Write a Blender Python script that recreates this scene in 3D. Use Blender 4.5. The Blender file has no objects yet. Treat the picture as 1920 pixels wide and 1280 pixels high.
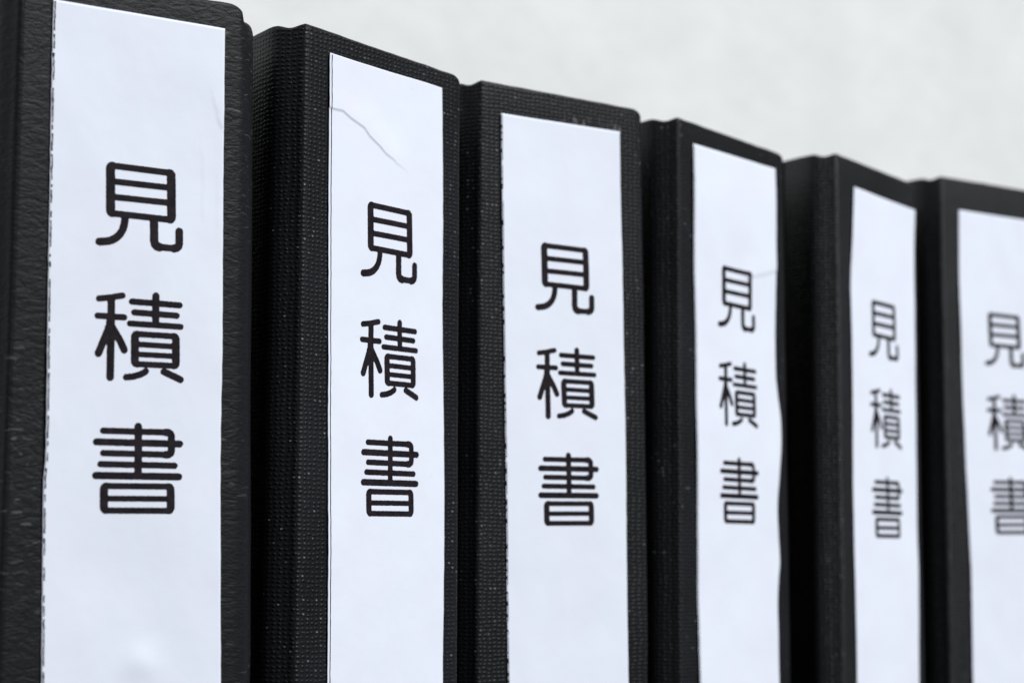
import bpy, bmesh, math, random
from mathutils import Vector, Matrix, noise
C = bpy.context.scene
S = 0.05                      # metres per design unit (binders are drawn in units of 5 cm)
RAD = math.radians

# ---------------------------------------------------------------- camera
CAM_Z = 4.55                  # design units above the shelf
cd = bpy.data.cameras.new('camera'); cam = bpy.data.objects.new('camera', cd); C.collection.objects.link(cam)
cam.location = (0, 0, CAM_Z*S)
PITCH, ROLL = RAD(6.490), RAD(0.240)
cp, sp, cr, sr = math.cos(PITCH), math.sin(PITCH), math.cos(ROLL), math.sin(ROLL)
r_ = Vector((1, 0, 0)); f_ = Vector((0, cp, sp)); u_ = Vector((0, -sp, cp))
R_ = cr*r_ + sr*u_; U_ = -sr*r_ + cr*u_
cam.matrix_world = Matrix(((R_.x, U_.x, -f_.x, 0), (R_.y, U_.y, -f_.y, 0), (R_.z, U_.z, -f_.z, CAM_Z*S), (0, 0, 0, 1)))
cd.sensor_width = 36; cd.lens = 3725.84/1920*36
cd.clip_start = 0.01; cd.clip_end = 50
cd.dof.use_dof = True; cd.dof.focus_distance = 0.309; cd.dof.aperture_fstop = 20.5; cd.dof.aperture_blades = 7
C.camera = cam

# ---------------------------------------------------------------- light
w = bpy.data.worlds.new('World'); C.world = w; w.use_nodes = True
bg = w.node_tree.nodes['Background']; bg.inputs[0].default_value = (0.88, 0.94, 1.0, 1); bg.inputs[1].default_value = 0.055
def area(name, loc, target, size, size_y, power, col):
    l = bpy.data.lights.new(name, 'AREA'); l.shape = 'RECTANGLE'; l.size = size; l.size_y = size_y; l.energy = power; l.color = col
    o = bpy.data.objects.new(name, l); C.collection.objects.link(o); o.location = loc
    o.rotation_euler = (Vector(target)-Vector(loc)).to_track_quat('-Z', 'Y').to_euler(); return o
area('window_light', (2.20, -1.20, 2.85), (0.1, 0.40, 0.3), 1.7, 1.3, 214, (0.975, 0.99, 1.0))
C.view_settings.view_transform = 'Standard'; C.view_settings.look = 'None'; C.view_settings.exposure = 0; C.view_settings.gamma = 1
C.render.film_transparent = False

# ---------------------------------------------------------------- measured drawing data (design units)
LEFT = [[(-0.2784, 1.4533), (-0.2765, 1.1432), (-0.2716, 0.8372), (-0.2699, 0.6854), (-0.2614, 0.1462), (-0.2648, 0.0869), (-0.2585, -0.2072), (-0.2533, -0.4691)], [(-0.2902, 1.4514), (-0.2841, 1.0411), (-0.276, 0.5358), (-0.266, -0.0597), (-0.2589, -0.515)], [(-0.2893, 1.4461), (-0.285, 1.0887), (-0.2703, 0.5237), (-0.2582, -0.0324), (-0.2487, -0.5434)], [(-0.2866, 1.4533), (-0.2876, 1.0156), (-0.2766, 0.724), (-0.2797, 0.4334), (-0.2744, -0.0436), (-0.2666, -0.6014)], [(-0.2438, 1.463), (-0.2831, 1.0304), (-0.2808, 0.807), (-0.2796, 0.4078), (-0.2858, -0.0744), (-0.2796, -0.593)], [(-0.2849, 1.4535), (-0.294, 1.0972), (-0.2866, 0.7214), (-0.2782, 0.4418), (-0.2698, 0.1639), (-0.2628, -0.0487), (-0.2571, -0.1899), (-0.265, -0.657)]]
RIGHT = [[(0.2464, 1.4442), (0.2482, 1.2088), (0.2587, 0.5071), (0.2619, 0.1006), (0.2766, -0.4828)], [(0.242, 1.4391), (0.25, 1.1102), (0.2592, 0.584), (0.2687, 0.124), (0.2716, -0.5368)], [(0.2394, 1.4478), (0.2509, 1.0523), (0.2573, 0.6724), (0.2658, 0.167), (0.2746, -0.5587)], [(0.2921, 1.4457), (0.289, 1.0863), (0.2838, 0.8196), (0.2795, 0.6005), (0.2934, 0.513), (0.3086, 0.4256), (0.3093, 0.3224), (0.2952, 0.2082), (0.2793, 0.0776), (0.2864, -0.0348), (0.296, -0.1407), (0.2851, -0.2189), (0.277, -0.3116), (0.2782, -0.4501), (0.2824, -0.6237)], [(0.3213, 1.4451), (0.3018, 1.0971), (0.2869, 0.485), (0.2856, 0.0219), (0.2743, -0.6165)], [(0.1877, 1.4502), (0.1849, 0.8878), (0.1862, 0.2478), (0.1801, -0.6696)]]
CREASE = [(-0.2818, 1.2757), (-0.227, 1.277), (-0.1904, 1.2594), (-0.1291, 1.2389), (-0.104, 1.217), (-0.0539, 1.1904), (-0.0285, 1.1717), (0.0096, 1.1568), (0.0276, 1.1455), (0.0609, 1.1366), (0.0948, 1.1081)]
CREASE4 = [(0.1046, 0.9778), (0.1624, 0.993), (0.2207, 1.0062), (0.2839, 1.0245)]
CREASE1 = [(0.2267, 1.1819), (0.234, 1.1586), (0.2498, 1.1379)]
BIND = [(-1.0751, 5.6645, 0.1488, 31.0738, 0.0984), (-0.4, 6.3654, 0.1618, 50.1802, 0.1925), (0.1923, 7.0628, 0.1495, 34.9433, 0.4157), (0.8768, 7.7577, 0.1744, 49.5986, -0.438), (1.5793, 8.4244, 0.1321, 52.1865, -0.4524), (2.2504, 9.0219, 0.1604, 34.0219, 0.3663)]
GLYPHS = [[('box', [(-0.0953, 0.9925), (0.0899, 0.9897), (0.0933, 0.8514), (-0.0914, 0.854)], 0.0249, 0.0171, 0.0103), ('line', [(-0.082, 0.9467), (0.0789, 0.9458)], 0.0166), ('line', [(-0.0807, 0.9016), (0.08, 0.901)], 0.0166), ('line', [(-0.0485, 0.8475), (-0.0486, 0.8353), (-0.0503, 0.823), (-0.0544, 0.8093), (-0.0616, 0.7965), (-0.0713, 0.786), (-0.0823, 0.7784), (-0.0933, 0.7738), (-0.1069, 0.7707), (-0.1229, 0.769)], 0.0207), ('line', [(0.0392, 0.8485), (0.0408, 0.785), (0.0433, 0.7755), (0.0491, 0.7701), (0.0578, 0.7679)], 0.0234), ('line', [(0.0527, 0.7682), (0.1039, 0.768)], 0.0181), ('line', [(0.1013, 0.7678), (0.1103, 0.7701), (0.1161, 0.7755), (0.1182, 0.7833), (0.1176, 0.8189)], 0.0218)], [('line', [(-0.1194, 0.6062), (-0.0838, 0.6117), (-0.0665, 0.6161), (-0.0492, 0.6195)], 0.0162), ('line', [(-0.0825, 0.6089), (-0.0816, 0.5586), (-0.0794, 0.3845)], 0.0208), ('line', [(-0.1222, 0.557), (-0.0425, 0.557)], 0.0162), ('line', [(-0.0845, 0.5489), (-0.0858, 0.5344), (-0.0905, 0.5174), (-0.1162, 0.4502)], 0.0202), ('line', [(-0.0769, 0.5254), (-0.0661, 0.5094), (-0.0505, 0.4852), (-0.04, 0.4643)], 0.0197), ('line', [(0.05, 0.6245), (0.0516, 0.5436)], 0.0198), ('line', [(-0.0213, 0.6043), (0.1239, 0.6031)], 0.0162), ('line', [(-0.0135, 0.5735), (0.1154, 0.5722)], 0.0162), ('line', [(-0.0256, 0.5408), (0.1285, 0.5407)], 0.0157), ('box', [(-0.0093, 0.5118), (0.1143, 0.5118), (0.1165, 0.4262), (-0.007, 0.4255)], 0.0218, 0.0157, 0.0107), ('line', [(0.002, 0.4825), (0.1046, 0.482)], 0.0147), ('line', [(0.0028, 0.4537), (0.1053, 0.4541)], 0.0143), ('line', [(0.0262, 0.4064), (0.0192, 0.4013), (0.0069, 0.3951), (-0.0105, 0.3896), (-0.0324, 0.3863)], 0.0172), ('line', [(0.0802, 0.4079), (0.0977, 0.4007), (0.1312, 0.3874)], 0.0182)], [('line', [(0.0076, 0.2469), (0.01, 0.1102)], 0.0203), ('line', [(-0.0964, 0.2316), (0.0917, 0.2334)], 0.0162), ('line', [(0.0892, 0.2333), (0.0981, 0.2329), (0.1045, 0.2293), (0.1072, 0.2232), (0.1083, 0.18), (0.1059, 0.1737), (0.0997, 0.1701), (0.0908, 0.1693)], 0.0198), ('line', [(0.0934, 0.1694), (-0.0946, 0.1685)], 0.0162), ('line', [(-0.1153, 0.1995), (0.1338, 0.2013)], 0.0181), ('line', [(-0.1013, 0.1372), (0.1195, 0.1384)], 0.0162), ('line', [(-0.1145, 0.1049), (0.1325, 0.1071)], 0.0186), ('box', [(-0.0893, 0.076), (0.1081, 0.0785), (0.1098, 0.0093), (-0.0873, 0.0071)], 0.0218, 0.0157, 0.0112), ('line', [(-0.0788, 0.0408), (0.1003, 0.0432)], 0.0147)]]

# ---------------------------------------------------------------- materials
def mat(name):
    m = bpy.data.materials.new(name); m.use_nodes = True; nt = m.node_tree
    b = nt.nodes['Principled BSDF']
    def n(t, **k):
        q = nt.nodes.new(t)
        for a, v in k.items():
            if a.startswith('i_'): q.inputs[a[2:].replace('_', ' ')].default_value = v
            else: setattr(q, a, v)
        return q
    return m, nt, b, n, nt.links.new
def ramp(n, a, b, ca=(0, 0, 0, 1), cb=(1, 1, 1, 1)):
    q = n('ShaderNodeValToRGB'); e = q.color_ramp.elements; e[0].position = a; e[1].position = b; e[0].color = ca; e[1].color = cb; return q
def math_(n, l, op, a, b=None, c=None):
    q = n('ShaderNodeMath', operation=op)
    for i, v in enumerate((a, b, c)):
        if v is None: continue
        if isinstance(v, (int, float)): q.inputs[i].default_value = v
        else: l(v, q.inputs[i])
    return q.outputs[0]
def mapped(n, l, scale, loc=(0, 0, 0), rot=0):
    t = n('ShaderNodeUVMap'); t.uv_map = 'UVMap'
    mp = n('ShaderNodeMapping'); l(t.outputs[0], mp.inputs[0]); mp.inputs['Scale'].default_value = scale
    mp.inputs['Location'].default_value = loc; mp.inputs['Rotation'].default_value = (0, 0, rot)
    return mp.outputs[0]

def leather_grain(seed):
    """smooth black vinyl with creased leather grain and small pale scuffs"""
    m, nt, b, n, l = mat('black_grained_vinyl')
    base = (0.0095, 0.0102, 0.0120, 1)
    warp = n('ShaderNodeTexNoise', i_Scale=1.0, i_Detail=2.0); l(mapped(n, l, (9, 12, 1), (seed, 0, 0)), warp.inputs['Vector'])
    mix = n('ShaderNodeMixRGB', blend_type='ADD'); mix.inputs[0].default_value = 1.6
    l(mapped(n, l, (16, 34, 1)), mix.inputs[1]); l(warp.outputs['Color'], mix.inputs[2])
    v = n('ShaderNodeTexVoronoi', feature='DISTANCE_TO_EDGE', i_Scale=1.0); l(mix.outputs[0], v.inputs['Vector'])
    vr = ramp(n, 0.0, 0.22); l(v.outputs['Distance'], vr.inputs[0])
    n1 = n('ShaderNodeTexNoise', i_Scale=1.0, i_Detail=6.0, i_Roughness=0.60, i_Distortion=1.6); l(mapped(n, l, (15, 30, 1), rot=0.35), n1.inputs['Vector'])
    n2 = n('ShaderNodeTexNoise', i_Scale=1.0, i_Detail=3.0); l(mapped(n, l, (70, 150, 1)), n2.inputs['Vector'])
    h = math_(n, l, 'MULTIPLY_ADD', vr.outputs[0], 0.16, math_(n, l, 'MULTIPLY_ADD', n1.outputs[0], 0.9, math_(n, l, 'MULTIPLY', n2.outputs[0], 0.42)))
    bp = n('ShaderNodeBump'); bp.inputs['Strength'].default_value = 1.0; bp.inputs['Distance'].default_value = 0.00016
    l(h, bp.inputs['Height']); l(bp.outputs[0], b.inputs['Normal'])
    sc = n('ShaderNodeTexNoise', i_Scale=1.0, i_Detail=2.0, i_Distortion=0.6); l(mapped(n, l, (20, 95, 1), (3, 1, 0), -0.12), sc.inputs['Vector'])
    sr2 = ramp(n, 0.64, 0.69); l(sc.outputs[0], sr2.inputs[0])
    pt = n('ShaderNodeTexNoise', i_Scale=1.0, i_Detail=0.0); l(mapped(n, l, (2.2, 1.6, 1), (7, 2, 0)), pt.inputs['Vector'])
    ptr = ramp(n, 0.42, 0.66); l(pt.outputs[0], ptr.inputs[0])
    col = n('ShaderNodeMixRGB'); l(math_(n, l, 'MULTIPLY', math_(n, l, 'MULTIPLY', sr2.outputs[0], ptr.outputs[0]), 0.5), col.inputs[0])
    col.inputs[1].default_value = base; col.inputs[2].default_value = (0.13, 0.135, 0.14, 1)
    l(col.outputs[0], b.inputs['Base Color'])
    b.inputs['Roughness'].default_value = 0.5; b.inputs['Specular IOR Level'].default_value = 0.17
    return m

def beaded_vinyl(seed, speck, spec, scuff=None):
    """black vinyl embossed with tight rows of tiny beads, with dust, wear and painted highlights on some tips"""
    m, nt, b, n, l = mat('black_beaded_vinyl')
    uvn = mapped(n, l, (1/0.0200, 1/0.0142, 1), (seed, seed*0.7, 0))
    wob = n('ShaderNodeTexNoise', i_Scale=1.0, i_Detail=1.0); l(mapped(n, l, (14, 9, 1), (seed, 1, 0)), wob.inputs['Vector'])
    mix = n('ShaderNodeMixRGB', blend_type='ADD'); mix.inputs[0].default_value = 0.7; l(uvn, mix.inputs[1]); l(wob.outputs['Color'], mix.inputs[2])
    v = n('ShaderNodeTexVoronoi', feature='F1', voronoi_dimensions='2D', i_Scale=1.0, i_Randomness=0.38); l(mix.outputs[0], v.inputs['Vector'])
    bead = ramp(n, 0.12, 0.38, (1, 1, 1, 1), (0, 0, 0, 1)); bead.color_ramp.interpolation = 'EASE'; l(v.outputs['Distance'], bead.inputs[0])
    sep = n('ShaderNodeSeparateXYZ'); l(mix.outputs[0], sep.inputs[0])
    ridge = math_(n, l, 'SINE', math_(n, l, 'MULTIPLY', sep.outputs[1], 2*math.pi))
    # every bead has its own height
    csep = n('ShaderNodeSeparateColor'); l(v.outputs['Color'], csep.inputs[0])
    hb = math_(n, l, 'MULTIPLY', bead.outputs[0], math_(n, l, 'MULTIPLY_ADD', csep.outputs[0], 0.7, 0.55))
    fine = n('ShaderNodeTexNoise', i_Scale=1.0, i_Detail=3.0); l(mapped(n, l, (60, 60, 1)), fine.inputs['Vector'])
    h = math_(n, l, 'MULTIPLY_ADD', ridge, 0.10, math_(n, l, 'MULTIPLY_ADD', fine.outputs[0], 0.35, hb))
    bp = n('ShaderNodeBump'); bp.inputs['Strength'].default_value = 1.0; bp.inputs['Distance'].default_value = 0.000085
    l(h, bp.inputs['Height']); l(bp.outputs[0], b.inputs['Normal'])
    # dust, wear and highlights painted into bead colour: some beads only, more in patches
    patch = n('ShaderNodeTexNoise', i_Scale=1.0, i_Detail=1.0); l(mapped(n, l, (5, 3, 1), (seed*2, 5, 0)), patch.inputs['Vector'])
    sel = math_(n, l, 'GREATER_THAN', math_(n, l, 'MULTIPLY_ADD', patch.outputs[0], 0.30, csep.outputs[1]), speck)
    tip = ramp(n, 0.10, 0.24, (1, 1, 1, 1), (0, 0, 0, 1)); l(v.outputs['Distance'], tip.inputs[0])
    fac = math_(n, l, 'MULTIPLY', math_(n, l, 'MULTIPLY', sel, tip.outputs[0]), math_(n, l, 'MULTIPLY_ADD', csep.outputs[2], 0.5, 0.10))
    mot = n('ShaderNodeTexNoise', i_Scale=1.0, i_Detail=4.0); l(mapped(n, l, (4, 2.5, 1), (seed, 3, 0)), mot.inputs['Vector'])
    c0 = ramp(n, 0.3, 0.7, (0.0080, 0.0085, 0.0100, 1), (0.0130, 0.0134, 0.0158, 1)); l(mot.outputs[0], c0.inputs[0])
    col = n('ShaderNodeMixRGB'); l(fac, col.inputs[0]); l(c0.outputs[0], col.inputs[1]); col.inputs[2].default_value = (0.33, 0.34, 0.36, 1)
    out = col.outputs[0]
    if scuff:
        x0, x1, z0, z1 = scuff
        tc = n('ShaderNodeTexCoord'); sp3 = n('ShaderNodeSeparateXYZ'); l(tc.outputs['Object'], sp3.inputs[0])
        mm = n('ShaderNodeMapping'); l(tc.outputs['Object'], mm.inputs[0]); mm.inputs['Scale'].default_value = (1500, 1, 420)
        sn = n('ShaderNodeTexNoise', i_Scale=1.0, i_Detail=2.0); l(mm.outputs[0], sn.inputs['Vector'])
        rp = ramp(n, 0.56, 0.66); l(sn.outputs[0], rp.inputs[0])
        f = rp.outputs[0]
        fade = n('ShaderNodeMapRange'); l(sp3.outputs[2], fade.inputs[0]); fade.inputs[1].default_value = z0; fade.inputs[2].default_value = z1; fade.inputs[3].default_value = 0.55; fade.inputs[4].default_value = 0.0
        f = math_(n, l, 'MULTIPLY', f, fade.outputs[0])
        f = math_(n, l, 'MULTIPLY', f, math_(n, l, 'GREATER_THAN', sp3.outputs[0], x0)); f = math_(n, l, 'MULTIPLY', f, math_(n, l, 'LESS_THAN', sp3.outputs[0], x1))
        c2 = n('ShaderNodeMixRGB'); l(f, c2.inputs[0]); l(out, c2.inputs[1]); c2.inputs[2].default_value = (0.30, 0.31, 0.33, 1); out = c2.outputs[0]
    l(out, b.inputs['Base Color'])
    b.inputs['Roughness'].default_value = 0.46; b.inputs['Specular IOR Level'].default_value = spec
    return m

def paper_mat(seed):
    m, nt, b, n, l = mat('white_label_paper')
    a = n('ShaderNodeTexNoise', i_Scale=1.0, i_Detail=5.0, i_Roughness=0.55); l(mapped(n, l, (5, 3.4, 1), (seed*3.1, seed, 0)), a.inputs['Vector'])
    c = ramp(n, 0.3, 0.72, (0.748, 0.770, 0.880, 1), (0.755, 0.805, 0.895, 1)); l(a.outputs[0], c.inputs[0])
    d = n('ShaderNodeTexNoise', i_Scale=1.0, i_Detail=2.0); l(mapped(n, l, (26, 40, 1), (seed, 4, 0)), d.inputs['Vector'])
    dr = ramp(n, 0.70, 0.78); l(d.outputs[0], dr.inputs[0])
    col = n('ShaderNodeMixRGB'); l(math_(n, l, 'MULTIPLY', dr.outputs[0], 0.10), col.inputs[0]); l(c.outputs[0], col.inputs[1]); col.inputs[2].default_value = (0.5, 0.48, 0.5, 1)
    l(col.outputs[0], b.inputs['Base Color'])
    f1 = n('ShaderNodeTexNoise', i_Scale=1.0, i_Detail=4.0, i_Roughness=0.6); l(mapped(n, l, (90, 90, 1)), f1.inputs['Vector'])
    bp = n('ShaderNodeBump'); bp.inputs['Strength'].default_value = 0.4; bp.inputs['Distance'].default_value = 0.00003
    l(f1.outputs[0], bp.inputs['Height']); l(bp.outputs[0], b.inputs['Normal'])
    b.inputs['Roughness'].default_value = 0.72; b.inputs['Specular IOR Level'].default_value = 0.3
    return m
def ink_mat():
    m, nt, b, n, l = mat('black_toner')
    t = n('ShaderNodeTexCoord'); a = n('ShaderNodeTexNoise', i_Scale=900.0, i_Detail=3.0); l(t.outputs['Object'], a.inputs['Vector'])
    c = ramp(n, 0.3, 0.75, (0.010, 0.008, 0.011, 1), (0.022, 0.017, 0.021, 1)); l(a.outputs[0], c.inputs[0]); l(c.outputs[0], b.inputs['Base Color'])
    b.inputs['Roughness'].default_value = 0.7; b.inputs['Specular IOR Level'].default_value = 0.08
    return m
def plain(name, col, rough, nscale, amt, bump=0.0):
    m, nt, b, n, l = mat(name)
    t = n('ShaderNodeTexCoord'); a = n('ShaderNodeTexNoise', i_Scale=nscale, i_Detail=6.0, i_Roughness=0.6); l(t.outputs['Object'], a.inputs['Vector'])
    lo = tuple(v*(1-amt) for v in col)+(1,); hi = tuple(min(1, v*(1+amt)) for v in col)+(1,)
    c = ramp(n, 0.3, 0.7, lo, hi); l(a.outputs[0], c.inputs[0]); l(c.outputs[0], b.inputs['Base Color'])
    b.inputs['Roughness'].default_value = rough
    if bump:
        bp = n('ShaderNodeBump'); bp.inputs['Strength'].default_value = 0.5; bp.inputs['Distance'].default_value = bump
        l(a.outputs[0], bp.inputs['Height']); l(bp.outputs[0], b.inputs['Normal'])
    return m
INK = ink_mat()
WALL = plain('painted_plaster', (0.688, 0.696, 0.696), 0.9, 17.0, 0.045, 0.006)
SHELF = plain('shelf_board', (0.30, 0.29, 0.28), 0.6, 40.0, 0.12)
PAGES = plain('page_edges', (0.70, 0.69, 0.66), 0.9, 300.0, 0.06)

# ---------------------------------------------------------------- mesh helpers
def link(name, me, m, parent=None):
    if m: me.materials.append(m)
    o = bpy.data.objects.new(name, me); C.collection.objects.link(o)
    if parent: o.parent = parent
    return o
def grid_mesh(name, rows, uvs, closed=False, smooth=True):
    """rows: list of equally long point lists -> quads; uvs the same shape"""
    nr, nc = len(rows), len(rows[0])
    vs = [tuple(c*S for c in p) for r in rows for p in r]
    fs = []
    for i in range(nr-1):
        for j in range(nc-1):
            fs.append((i*nc+j, i*nc+j+1, (i+1)*nc+j+1, (i+1)*nc+j))
    me = bpy.data.meshes.new(name); me.from_pydata(vs, [], fs)
    uvl = me.uv_layers.new(name='UVMap'); flat = [q for r in uvs for q in r]
    buf = []
    for lp in me.loops: buf.extend(flat[lp.vertex_index])
    uvl.data.foreach_set('uv', buf)
    me.polygons.foreach_set('use_smooth', [smooth]*len(me.polygons)); me.update()
    return me
def interp(pts, v):
    """pts: (u, v) from top to bottom; smooth interpolation of u at height v"""
    if v >= pts[0][1]: return pts[0][0]
    if v <= pts[-1][1]: return pts[-1][0]
    for k in range(len(pts)-1):
        if pts[k+1][1] <= v:
            (u0, v0), (u1, v1) = pts[k], pts[k+1]; t = (v0-v)/(v0-v1)
            um = pts[k-1] if k > 0 else pts[k]; up = pts[k+2] if k+2 < len(pts) else pts[k+1]
            m0 = (u1-um[0])/max(1e-6, um[1]-v1)*(v0-v1); m1 = (up[0]-u0)/max(1e-6, v0-up[1])*(v0-v1)
            t2, t3 = t*t, t*t*t
            return (2*t3-3*t2+1)*u0+(t3-2*t2+t)*m0+(-2*t3+3*t2)*u1+(t3-t2)*m1
def nz(x, y, z): return noise.noise(Vector((x, y, z)))
def seg_dist(x, y, a, b):
    dx, dy = b[0]-a[0], b[1]-a[1]; L2 = dx*dx+dy*dy
    t = max(0, min(1, ((x-a[0])*dx+(y-a[1])*dy)/L2)); px, py = a[0]+t*dx-x, a[1]+t*dy-y
    s = dx*(y-a[1])-dy*(x-a[0])
    return math.hypot(px, py), t, s

# relief of the label paper over the spine: how far it stands forward of the flat spine
CREASES = {0: [(CREASE1, 0.0014), ([(0.184, 1.02), (0.190, 0.96), (0.187, 0.90)], 0.0007), ([(0.232, 0.95), (0.236, 0.91), (0.233, 0.87)], 0.0006)], 1: [(CREASE, 0.0024)], 3: [(CREASE4, 0.0020)]}
def relief(i, u, v):
    w = 0.0036 + 0.0055*nz(u*3.2+i*7, v*2.0, i*3.3) + 0.0016*nz(u*9, v*6.5+i*5, 4.2) + 0.00022*nz(u*34, v*26, i*2.2)
    if i == 0:       # shallow dent and swelling in the lower part of the first label
        w += 0.006*math.exp(-((u-0.03)/0.05)**2-((v+0.42)/0.05)**2) - 0.003*math.exp(-((u+0.05)/0.10)**2-((v+0.15)/0.12)**2)
    for line, amp in CREASES.get(i, ()):
        best = (9, 0, 0, 0)
        for k in range(len(line)-1):
            d, t, s = seg_dist(u, v, line[k], line[k+1])
            if d < best[0]: best = (d, k+t, s, 0)
        d, kt, s, _ = best; n = len(line)-1
        if d < 0.15:
            fade = min(1.0, (n-kt)/(n*0.45)) if i == 1 else 1.0
            sd = d if s > 0 else -d
            w += amp*fade*(math.exp(-(d/0.0034)**2)*0.5 + 1.25*(0.5+0.5*math.tanh(sd/0.0030))*math.exp(-(sd/0.060)**2))
    return w

# ---------------------------------------------------------------- glyphs: signed distance, then a clean outline mesh
def arc_box(c, rad):
    pts = []; n = len(c)
    for k in range(n):
        p, q, r = Vector(c[k-1]), Vector(c[k]), Vector(c[(k+1) % n])
        a = q+(p-q).normalized()*rad; b = q+(r-q).normalized()*rad
        for t in (0, .25, .5, .75, 1):
            pts.append(tuple((1-t)**2*a+2*t*(1-t)*q+t*t*b))
    return pts+[pts[0]]
def glyph_prims(g):
    out = []
    for e in g:
        if e[0] == 'line':
            for a, b in zip(e[1][:-1], e[1][1:]): out.append((a, b, e[2]/2, e[2]/2))
        else:
            ps = arc_box(e[1], e[4])
            for a, b in zip(ps[:-1], ps[1:]):
                L = math.hypot(b[0]-a[0], b[1]-a[1])
                k = abs(b[1]-a[1])/max(L, 1e-9)
                h = (e[2]*k+e[3]*(1-k))/2; out.append((a, b, h, h))
    return out
def glyph_mesh2d(g, weight=1.0, cell=0.0022):
    prims = [(a, b, h*weight, h) for a, b, h, _ in glyph_prims(g)]
    us = [p[k][0] for p in prims for k in (0, 1)]; vs = [p[k][1] for p in prims for k in (0, 1)]
    u0, v0 = min(us)-0.02, min(vs)-0.02; nu = int((max(us)-u0+0.02)/cell)+1; nv = int((max(vs)-v0+0.02)/cell)+1
    F = [[9.0]*(nu+1) for _ in range(nv+1)]
    for a, b, h, _ in prims:
        m = h+3*cell
        i0 = max(0, int((min(a[1], b[1])-m-v0)/cell)); i1 = min(nv, int((max(a[1], b[1])+m-v0)/cell)+1)
        j0 = max(0, int((min(a[0], b[0])-m-u0)/cell)); j1 = min(nu, int((max(a[0], b[0])+m-u0)/cell)+1)
        for i in range(i0, i1+1):
            for j in range(j0, j1+1):
                d = seg_dist(u0+j*cell, v0+i*cell, a, b)[0]-h
                if d < F[i][j]: F[i][j] = d
    for i in range(nv+1):
        for j in range(nu+1):
            if F[i][j] < 5: F[i][j] += 0.0009*nz((u0+j*cell)*160, (v0+i*cell)*160, 2.0)
    verts, idx, faces = [], {}, []
    def vid(key, p):
        if key not in idx: idx[key] = len(verts); verts.append(p)
        return idx[key]
    for i in range(nv):
        for j in range(nu):
            cs = [(i, j), (i, j+1), (i+1, j+1), (i+1, j)]; f = [F[a][b] for a, b in cs]
            if min(f) >= 0: continue
            poly = []
            for k in range(4):
                (a, b), (c, d) = cs[k], cs[(k+1) % 4]; fa, fb = f[k], f[(k+1) % 4]
                if fa < 0: poly.append(vid((a, b), (u0+b*cell, v0+a*cell)))
                if (fa < 0) != (fb < 0):
                    t = fa/(fa-fb); key = ((a, b), (c, d)) if (a, b) < (c, d) else ((c, d), (a, b))
                    poly.append(vid(key, (u0+(b+(d-b)*t)*cell, v0+(a+(c-a)*t)*cell)))
            if len(poly) >= 3: faces.append(poly)
    return verts, faces
GLYPH_MESHES = {wt: [glyph_mesh2d(g, wt) for g in GLYPHS] for wt in (1.10, 1.06)}

# ---------------------------------------------------------------- the binders
COVER_YAW = 34.5
def slab(name, outer, inner, ztop, zbot, rt, m, parent, uoff, nz_rows=46, wave=0.0, seed=0, flare=0.0):
    """a board whose plan is the outer line (with outward normals) and thickness from inner; rounded upper edge.
    outer: list of (x, y, nx, ny, s), ztop: function of s-index"""
    rows, uvs = [], []
    T = inner
    def row(off, z_of, zuv=None):
        r, q = [], []
        for k, (x, y, nx, ny, s) in enumerate(outer):
            z = z_of(k); wv = wave*nz(s*2.5, z*1.3, seed) + wave*0.5*nz(s*7, z*4.5, seed+9) if wave else 0
            o = off-wv
            fl = flare*max(0, min(1, (x-0.27)/0.06))*max(0, min(1.0, (ztop(k)-z)/1.9)) if flare else 0
            r.append((x-nx*o+fl, y-ny*o, z)); q.append((s+uoff, z if zuv is None else z+zuv))
        rows.append(r); uvs.append(q)
    zlow = [zbot+(1.9)*t/4 for t in range(4)]
    for z in zlow: row(0, lambda k, z=z: z)
    n = nz_rows
    for t in range(n):
        row(0, lambda k, t=t: (zbot+1.9)+(ztop(k)-rt-(zbot+1.9))*t/(n-1))
    for a in range(1, 7):
        an = a*math.pi/12
        row(rt-rt*math.cos(an), lambda k, an=an: ztop(k)-rt+rt*math.sin(an), 0.0)
    for a in range(0, 7):
        an = math.pi/2+a*math.pi/12
        row(T-rt-rt*math.cos(an), lambda k, an=an: ztop(k)-rt+rt*math.sin(an), 0.02)
    row(T, lambda k: zbot, 0.0)
    me = grid_mesh(name, rows, uvs)
    # close the two upright ends and the underside
    bm = bmesh.new(); bm.from_mesh(me)
    be = [e for e in bm.edges if e.is_boundary]
    try: bmesh.ops.holes_fill(bm, edges=be, sides=0)
    except Exception: pass
    bmesh.ops.recalc_face_normals(bm, faces=bm.faces)
    bm.to_mesh(me); bm.free()
    return link(name, me, m, parent)

def offset_line(pts):
    """adds outward normals and arc length to a plan polyline drawn left to right round the front"""
    out = []; s = 0
    for k, p in enumerate(pts):
        a = pts[max(0, k-1)]; b = pts[min(len(pts)-1, k+1)]
        t = Vector((b[0]-a[0], b[1]-a[1])).normalized(); nx, ny = t.y, -t.x
        if k: s += math.hypot(p[0]-pts[k-1][0], p[1]-pts[k-1][1])
        out.append((p[0], p[1], nx, ny, s))
    return out
def smooth_pts(pts, it=3):
    for _ in range(it):
        q = [pts[0]]
        for a, b in zip(pts[:-1], pts[1:]):
            q.append((a[0]*.75+b[0]*.25, a[1]*.75+b[1]*.25)); q.append((a[0]*.25+b[0]*.75, a[1]*.25+b[1]*.75))
        q.append(pts[-1]); pts = q
    return pts

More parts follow.
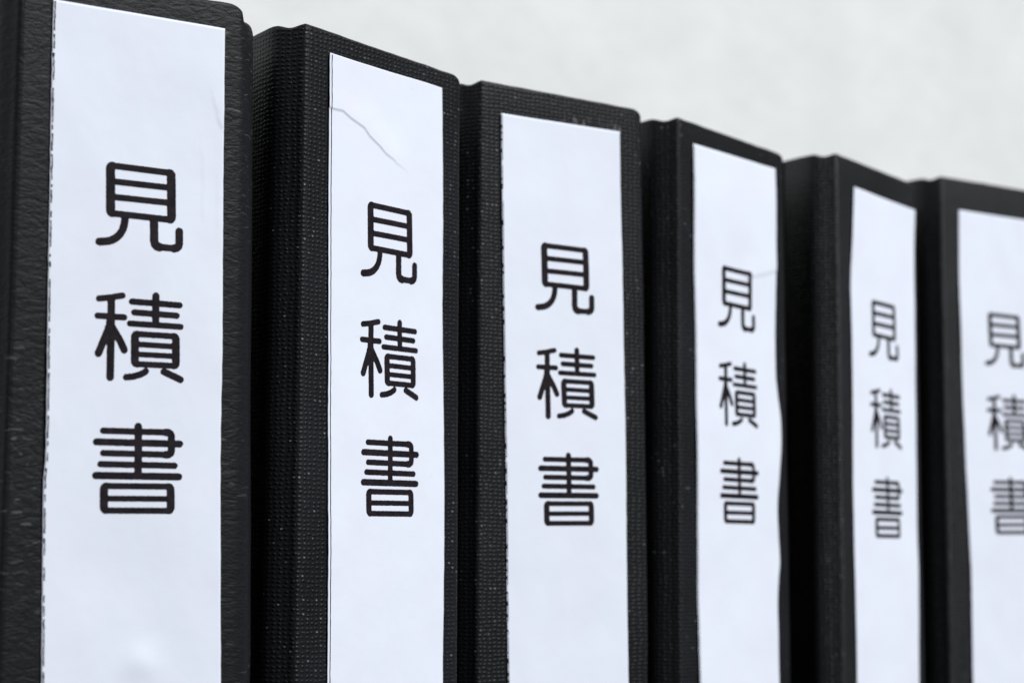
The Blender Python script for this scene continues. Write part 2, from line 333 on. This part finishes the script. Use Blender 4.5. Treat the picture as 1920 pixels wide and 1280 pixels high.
MATS = [leather_grain(1)] + [beaded_vinyl(*a) for a in ((2.3, 1.10, 0.20), (5.1, 1.115, 0.20, (-0.002, 0.0125, (CAM_Z+BIND[2][2]+1.445)*S, (CAM_Z+BIND[2][2]+1.495)*S)), (7.7, 1.13, 0.22), (11.2, 1.17, 0.42), (14.9, 1.17, 0.36))]
TOPS = [1.529, 1.530, 1.558, 1.545, 1.588, 1.600]      # top of each spine above its text base line
DROP = [0.0, 0.028, 0.010, 0.026, 0.020, 0.004]        # how much lower the right end of the spine top is
FACE_L = [-0.372, -0.388, -0.372, -0.376, -0.376, -0.388]
FACE_R = [0.318, 0.358, 0.362, 0.380, 0.354, 0.362]
FLARE = [0.030, 0.006, 0.024, 0.010, 0.010, 0.0]         # how far the right edge drifts outward down the visible part
LABELS = [
 'nearest black binder with creased leather-grain cover, its label edged by a broken black line',
 'black beaded-grain binder whose white label has a diagonal crease above the characters',
 'black binder with a dashed left label edge, between the creased label and the wavy-edged one',
 'black binder whose white label has a wavy bulging right edge',
 'slightly blurred black binder with a narrow-looking white label, just left of the cut-off binder',
 'blurred black binder cut off by the right edge of the photo, its characters cropped',
]
def make_binder(i):
    bx, by, bz, yaw, tilt = BIND[i]
    root = bpy.data.objects.new('ring_binder', None); C.collection.objects.link(root)
    root.empty_display_size = 0.02
    root.location = (bx*S, by*S, 0); root.rotation_euler = (0, 0, RAD(yaw))
    root['label'] = LABELS[i]; root['category'] = 'binder'; root['group'] = 'black ring binders standing in a row'
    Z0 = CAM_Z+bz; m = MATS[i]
    d = RAD(yaw-COVER_YAW); cxd, cyd = math.sin(d), math.cos(d)
    L, Rr = FACE_L[i], FACE_R[i]
    # spine: flat face, folded strip on the left going back to the cover hinge, rounded fold on the right
    WR = 0.155
    plan = smooth_pts([(L-0.040+cxd*WR, 0.105+cyd*WR), (L-0.042, 0.115), (L-0.034, 0.072), (L-0.010, 0.030), (L-0.001, 0.004), (L+0.014, 0.0)], 2)
    plan = [plan[0]]+[(plan[0][0]+(plan[1][0]-plan[0][0])*k/6, plan[0][1]+(plan[1][1]-plan[0][1])*k/6) for k in range(1, 6)]+plan[1:]
    nface = 44
    plan += [(L+0.02+(Rr-0.045-L-0.02)*k/nface, 0.0) for k in range(nface+1)]
    if i == 0: tail = [(Rr-0.036, 0.0), (0.310, 0.002), (0.345, 0.030), (0.376, 0.085), (0.396, 0.130)]
    else: tail = [(Rr-0.038, 0.0), (Rr-0.012, 0.002), (Rr+0.001, 0.028), (Rr+0.006, 0.070), (Rr+0.012, 0.120)]
    tail = smooth_pts(tail+[(tail[-1][0]+cxd*WR, tail[-1][1]+cyd*WR)], 2)
    plan += tail
    ol = offset_line(plan)
    top = Z0+TOPS[i]
    def ztop(k):
        x, y = ol[k][0], ol[k][1]
        z = top-DROP[i]*max(0, (x-L)/(Rr-L))
        if x > Rr-0.055: z -= 0.055*(1-math.sqrt(max(0, 1-((x-(Rr-0.055))/0.062)**2)))*0.9
        if i == 0 and x > Rr-0.004:
            z = top-0.046-0.034*(1-math.sqrt(max(0, 1-(max(0, x-0.350)/0.05)**2)))
        if x < L: z -= 0.011*math.exp(-((y-0.050)/0.028)**2)
        return z + 0.0018*nz(x*14+i*3, y*20, i)
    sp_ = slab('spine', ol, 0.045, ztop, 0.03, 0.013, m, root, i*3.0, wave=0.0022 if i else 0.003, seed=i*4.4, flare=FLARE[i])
    # covers: boards hinged behind the spine, running back to the wall
    for side in (-1, 1):
        # straight board butted to the folded spine, running 5.2 back
        ax, ay = plan[0] if side < 0 else plan[-1]
        p = [(ax+cxd*t, ay+cyd*t) for t in (0.003, 0.04, 0.1, 0.2, 0.4, 0.8, 1.6, 3.0, 5.2)]
        if side < 0: p = p[::-1]
        cl = offset_line(p)
        ze = ztop(0) if side < 0 else ztop(len(ol)-1)
        def zc(k, cl=cl, ze=ze): return ze
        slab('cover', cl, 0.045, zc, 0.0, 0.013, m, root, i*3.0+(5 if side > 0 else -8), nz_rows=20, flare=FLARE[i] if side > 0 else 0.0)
    # pages held inside
    hx = (L+Rr)/2; hw = (Rr-L)/2-0.06
    bm = bmesh.new(); vs = []
    for z in (0.25, top-0.45):
        for (x, y) in ((-hw, 0.5), (hw, 0.5), (hw, 4.9), (-hw, 4.9)):
            vs.append(bm.verts.new(((hx+x+cxd*y)*S, (0.05+cyd*y)*S, z*S)))
    for f in ((0, 1, 2, 3), (4, 5, 6, 7), (0, 1, 5, 4), (1, 2, 6, 5), (2, 3, 7, 6), (3, 0, 4, 7)): bm.faces.new([vs[k] for k in f])
    bmesh.ops.recalc_face_normals(bm, faces=bm.faces)
    bmesh.ops.bevel(bm, geom=bm.edges[:], offset=0.0006, segments=1, affect='EDGES')
    me = bpy.data.meshes.new('paper_stack'); bm.to_mesh(me); bm.free(); link('paper_stack', me, PAGES, root)

    # label: one sheet of paper glued on the spine
    le, re = LEFT[i], RIGHT[i]; tl, tr = le[0], re[0]
    fine = i == 1
    nu = 200 if fine else 90
    vsamp = []
    v = 1.0
    nvv = 640 if fine else 300
    ts = [k/nvv for k in range(nvv+1)] + [1+k/24 for k in range(1, 25)]
    VB = -0.72
    rows, uvs = [], []
    for t in ts:
        r, q = [], []
        for j in range(nu+1):
            a = j/nu
            vt = tl[1]+(tr[1]-tl[1])*a
            v = vt+(VB-vt)*t if t <= 1 else VB-(t-1)*2.6
            uL, uR = interp(le, v), interp(re, v)
            uL += 0.0012*nz(v*30, i*9, 1); uR += 0.0010*nz(v*22, i*9, 6)
            u = uL+(uR-uL)*a
            r.append((u, -0.0035-relief(i, u, v), Z0+v)); q.append((u+i*2, v))
        rows.append(r); uvs.append(q)
    # skirt: folds the border back to the spine so the sheet has a thickness
    back = 0.0015
    rows = [[(p[0], p[1]+back, p[2]) for p in rows[0]]]+rows+[[(p[0], p[1]+back, p[2]) for p in rows[-1]]]
    uvs = [uvs[0]]+uvs+[uvs[-1]]
    rows = [[(r[0][0], r[0][1]+back, r[0][2])]+r+[(r[-1][0], r[-1][1]+back, r[-1][2])] for r in rows]
    uvs = [[q[0]]+q+[q[-1]] for q in uvs]
    me = grid_mesh('label', rows, uvs)
    lab = link('label', me, paper_mat(i+1), root)
    # characters printed on it
    ct, st = math.cos(RAD(tilt)), math.sin(RAD(tilt))
    for vv, ff in GLYPH_MESHES[1.10 if i < 3 else 1.06]:
        pts = []
        for (u, v) in vv:
            u2, v2 = u*ct-v*st, u*st+v*ct
            pts.append((u2*S, (-0.0035-relief(i, u2, v2)-0.0008)*S, (Z0+v2)*S))
        me = bpy.data.meshes.new('character'); me.from_pydata(pts, [], ff)
        me.polygons.foreach_set('use_smooth', [True]*len(me.polygons)); me.update()
        link('character', me, INK, lab)
    # printed frame line that the scissors followed: broken where the cut crossed it
    spec = {0: (0.0038, 0.0027, 1), 1: (0.0080, 0.0032, 0), 2: (0.0030, 0.0021, 2), 3: (0.0040, 0.0026, 0)}.get(i)
    if spec:
        off, wd, ragged = spec
        vs_, fs_ = [], []; nseg = 900; prev = False
        for k in range(nseg+1):
            v = tl[1]-0.004-(tl[1]-0.004+0.9)*k/nseg
            uL = interp(le, v)+0.0012*nz(v*30, i*9, 1)
            a, b = uL+off, uL+off+wd
            if ragged == 1:
                a += 0.0026*nz(v*70, 3, 3)+0.0022*nz(v*22, 8, 3); b += 0.0016*nz(v*90, 5, 1)+0.0008
                on = nz(v*52, 1.7, 9) > -0.30
                a = max(a, uL+0.0004)
            elif ragged == 2:
                a = uL+0.0036 if nz(v*46, 3, 3) > -0.12 else uL-0.0003; on = nz(v*30, 1.7, 9) > -0.45
            else:
                on = True; b += 0.0008*nz(v*40, 2, 2)
            if on:
                for u in (a, b): vs_.append((u*S, (-0.0035-relief(i, u, v)-0.0007)*S, (Z0+v)*S))
                n = len(vs_)
                if prev: fs_.append((n-4, n-3, n-1, n-2))
            prev = on
        me = bpy.data.meshes.new('printed_line'); me.from_pydata(vs_, [], fs_); me.update()
        link('printed_line', me, INK, lab)
    return root
binders = [make_binder(i) for i in range(6)]

# ---------------------------------------------------------------- setting
def box_obj(name, m, corners, z0, z1, bev=0.003):
    bm = bmesh.new(); vs = [bm.verts.new((x, y, z)) for z in (z0, z1) for x, y in corners]
    for f in ((3, 2, 1, 0), (4, 5, 6, 7), (0, 1, 5, 4), (1, 2, 6, 5), (2, 3, 7, 6), (3, 0, 4, 7)): bm.faces.new([vs[k] for k in f])
    bmesh.ops.recalc_face_normals(bm, faces=bm.faces)
    bmesh.ops.bevel(bm, geom=bm.edges[:], offset=bev, segments=2, affect='EDGES')
    me = bpy.data.meshes.new(name); bm.to_mesh(me); bm.free(); o = link(name, me, m); o['kind'] = 'structure'; return o
ang = RAD(46); dr = Vector((math.cos(ang), math.sin(ang))); nr = Vector((-dr.y, dr.x)); o0 = Vector((-1.075, 5.66))*S
def P(a, b): q = o0+dr*a+nr*b; return (q.x, q.y)
box_obj('wall', WALL, [P(-1.2, 0.335), P(6.0, 0.335), P(6.0, 0.40), P(-1.2, 0.40)], -0.6, 2.4)
box_obj('shelf', SHELF, [P(-0.5, -0.03), P(1.2, -0.03), P(1.2, 0.333), P(-0.5, 0.333)], -0.02, 0.0, 0.001)
